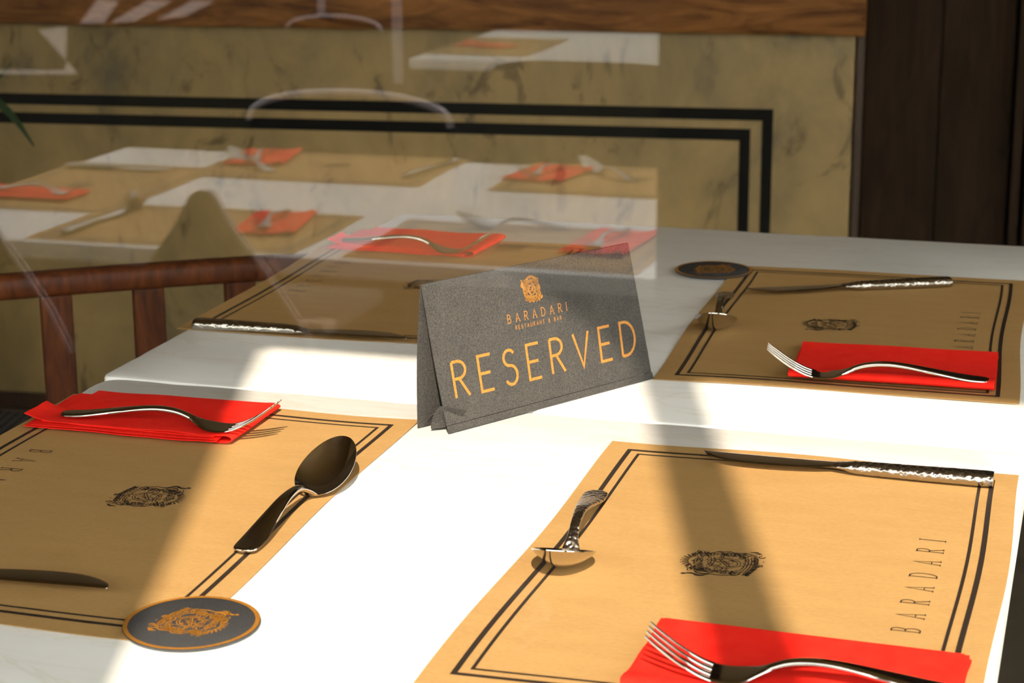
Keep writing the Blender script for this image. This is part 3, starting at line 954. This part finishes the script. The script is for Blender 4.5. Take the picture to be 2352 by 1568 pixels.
ON = [(-1.585, 1.812, 0, n0, 'left head'), (-1.355, 2.275, 80, n2, 'far side left'), (-.775, 2.245, 100, n2, 'far side right'),
      (-1.075, 1.685, 80, n3, 'near side left'), (-.520, 1.680, 95, n3, 'near side right')]
for x, yv, r, nsrc, wh in ON:
    c = copy_tree(nsrc); c.location = (x, ry(yv), TO+.0014); c.rotation_euler.z = rad(r)
    tag(c, 'red napkin at the '+wh+' setting of the outdoor table, mirrored in the pane', 'napkin', 'red napkins outdoors')
    f = copy_tree(f0); a = rad(r+4)
    f.location = (x-.075*math.cos(a), ry(yv)-.075*math.sin(a), TO+.0085); f.rotation_euler = (0, 0, a)
    tag(f, 'fork on the red napkin at the '+wh+' of the outdoor table, mirrored', 'fork', 'forks outdoors')
for x, yv, wh in ((-1.54, 4.25, 'left'), (-.86, 4.52, 'right')):
    c = copy_tree(n0); c.location = (x, ry(yv), TO+.0014); c.rotation_euler.z = rad(20 if wh == 'left' else 95)
    tag(c, 'tiny red napkin on the '+wh+' part of the second outdoor table, mirrored', 'napkin', 'red napkins outdoors')
OS = [(-1.275, 2.13, -140, 'far side left'), (-.600, 2.20, -140, 'far side right'), (-1.43, 1.88, 60, 'left head'), (-.61, 1.77, 170, 'near side right')]
for x, yv, r, wh in OS:
    c = copy_tree(s0); c.location = (x, ry(yv), TO+.0016); c.rotation_euler = (0, 0, rad(r))
    tag(c, 'spoon glinting at the '+wh+' setting of the outdoor table, mirrored', 'spoon', 'spoons outdoors')
OK_ = [(-1.68+.0, 2.085, -2, 'left head'), (-1.372, 1.52, -88, 'near side left'), (-1.03, 2.14, -80, 'far side left')]
for x, yv, r, wh in OK_:
    c = copy_tree(k0); c.location = (x+.01, ry(yv), TO+.0016); c.rotation_euler = (0, 0, rad(r))
    tag(c, 'knife at the '+wh+' setting of the outdoor table, mirrored', 'knife', 'knives outdoors')

BELL = [(0, 0), (.006, .001), (.011, .004), (.015, .008), (.019, .015), (.027, .028), (.043, .055), (.066, .083), (.098, .125), (.135, .18), (.165, .24)]
def outdoor_chair(cx, yv, top, width, face_dir, label, style, cushion=True):
    """face_dir +1: seat towards the window. style: arc, flat or bell back"""
    e = empty('outdoor_chair', (cx, ry(yv), GZ)); tag(e, label, 'chair', 'outdoor chairs mirrored in the pane')
    H = top-GZ; hw = width/2; seat = .45
    if style == 'bell':
        rim = [(x, 0, H-d) for x, d in reversed(BELL)]+[(-x, 0, H-d) for x, d in BELL[1:]]
        b = MB(); b.tube([(x+.012, .012, z) for x, y, z in rim[:10]], .0035, 8); b.build('side_rod', MT['tube'], e)
    elif style == 'arc':
        rim = [(hw*math.cos(a), 0, H-.062+.062*math.sin(a)**.8) for a in [math.pi*k/28 for k in range(29)]]
        b = MB(); b.tube(rim, .0085, 8); b.build('top_rail', MT['tube'], e)
    else:
        rim = [(hw*math.copysign(abs(math.cos(a))**.45, math.cos(a)), 0, H-.07+.07*math.sin(a)**.45) for a in [math.pi*k/28 for k in range(29)]]
    low = seat-.02 if style != 'bell' else H-.24
    full = [(rim[0][0], 0, low)]+rim+[(rim[-1][0], 0, low)]
    n = len(full)
    V = [(x, -.006, z-.004) for x, y, z in full]+[(x, .006, z-.004) for x, y, z in full]
    b = MB(); b.add(V, [tuple(range(n)), tuple(range(2*n-1, n-1, -1))]+[(i, n+i, n+i+1, i+1) for i in range(n-1)]+[(n-1, 2*n-1, n, 0)])
    b.build('backrest', MT['olive'] if style != 'arc' else MT['black'], e, smooth=False)
    y1 = .42*face_dir
    MB().box(-hw, hw, min(0, y1), max(0, y1), seat-.03, seat).build('seat', MT['black'], e, smooth=False, bevel=.008)
    if cushion:
        MB().box(-hw*.5, hw*.5, min(.10*face_dir, y1), max(.10*face_dir, y1), seat, seat+.03).build('seat_cushion', MT['cushion'], e, smooth=False, bevel=.012)
    for lx in (-hw*.92, hw*.92):
        for ly in (0, y1*.95):
            b = MB(); b.tube([(lx, ly, 0), (lx, ly, seat-.03)], .011, 8); b.build('leg', MT['black'], e)
    return e
outdoor_chair(-1.268, 2.50, T-.064, .43, 1, 'chair behind the outdoor table, pale arc of its top rail crossing the wall lines', 'arc')
outdoor_chair(-.795, 2.56, T+.008, .40, 1, 'olive chair behind the right part of the outdoor table, mirrored below the second table', 'flat', False)
outdoor_chair(-1.72, 2.74, T-.068, .36, 1, 'olive chair behind the left end of the outdoor table, mirrored in the pane', 'flat', False)
outdoor_chair(-2.92, 6.5, T-.315, .42, 1, 'farthest outdoor chair, small pale arc mirrored above the wall ledge', 'arc', False)
outdoor_chair(-.975, 1.22, T-.018, .36, -1, 'olive chair with narrow peaked back on the near side of the outdoor table', 'bell', False)
outdoor_chair(-1.355, 1.22, T-.020, .36, -1, 'olive chair with peaked back by the left end of the outdoor table', 'bell', False)

# poles, stand-in box, road marks
def pole(x, yv, h, r, label):
    b = MB(); b.tube([(0, 0, 0), (0, 0, h)], r, 14)
    o = b.build('parasol_pole', MT['tube'], None, loc=(x, ry(yv), GZ)); tag(o, label, 'pole', 'outdoor parasol poles')
pole(-3.548, 8.958, 2.4, .028, 'pale parasol pole outdoors, mirrored as a vertical streak above the arcs')
pole(-4.818, 10.96, 2.4, .025, 'farther pale parasol pole outdoors, mirrored at the top edge')
pt = empty('stand_in_box', (.188, ry(1.0), GZ)); tag(pt, 'tall black planter box outdoors to the right, dark in the pane', 'planter')  # black box stands in for the mirrored silhouette of the person at the camera
MB().box(-.44, .45, -.2, .2, 0, 1.30).build('box', MT['black'], pt, smooth=False, bevel=.01)
MB().box(-.46, .47, -.22, .22, 1.30, 1.33).build('rim', MT['black'], pt, smooth=False, bevel=.006)
pa = empty('shade_parasol', (.75, -7.75, GZ)); tag(pa, 'large square parasol outdoors shading the second table, out of view behind the camera', 'parasol')  # unseen parasol added so its shadow dims the second outdoor table
MB().tube([(0, 0, .05), (0, 0, 2.55)], .04, 14).build('pole', MT['iron'], pa)
MB().box(-.35, .35, -.35, .35, 0, .06).build('base', MT['iron'], pa, smooth=False, bevel=.01)
MB().tube([(0, 0, 2.5), (-1.35, 0, 2.72)], .03, 10).build('arm', MT['iron'], pa)
b = MB(); V = [(-1.35+sx*1.65, sy*1.35, 2.25) for sx, sy in ((-1,-1),(1,-1),(1,1),(-1,1))]
V = V+[(-1.35, 0, 2.68)]+[(x, y, z-.012) for x, y, z in V]+[(-1.35, 0, 2.668)]
b.add(V, [(i, (i+1) % 4, 4) for i in range(4)]+[(5+(i+1) % 4, 5+i, 9) for i in range(4)]+[(i, 5+i, 5+(i+1) % 4, (i+1) % 4) for i in range(4)])
b.build('shade_canopy', MT['olive'], pa, smooth=False)
k = 0
for quad in (((-6.91,11.5),(-6.77,11.6),(-7.55,13.3),(-7.75,13.3)), ((-6.72,11.6),(-6.60,11.75),(-7.1,13.35),(-7.32,13.35)), ((-6.50,11.9),(-6.42,12.2),(-6.75,13.4),(-6.95,13.4)),
             ((-5.45,8.85),(-5.62,9.0),(-6.9,11.3),(-6.95,11.0)), ((-5.45,8.85),(-5.62,9.0),(-8.2,8.4),(-8.2,8.2))):
    b = MB(); n = 4; V = [(x, ry(y), GZ+.001) for x, y in quad]+[(x, ry(y), GZ+.004) for x, y in quad]
    b.add(V, [(3,2,1,0), (4,5,6,7)]+[(i, (i+1) % 4, 4+(i+1) % 4, 4+i) for i in range(4)])
    struct(b.build('trim_%d' % (20+k), MT['roadpaint'], smooth=False), 'pale painted stripe on the paving'); k += 1
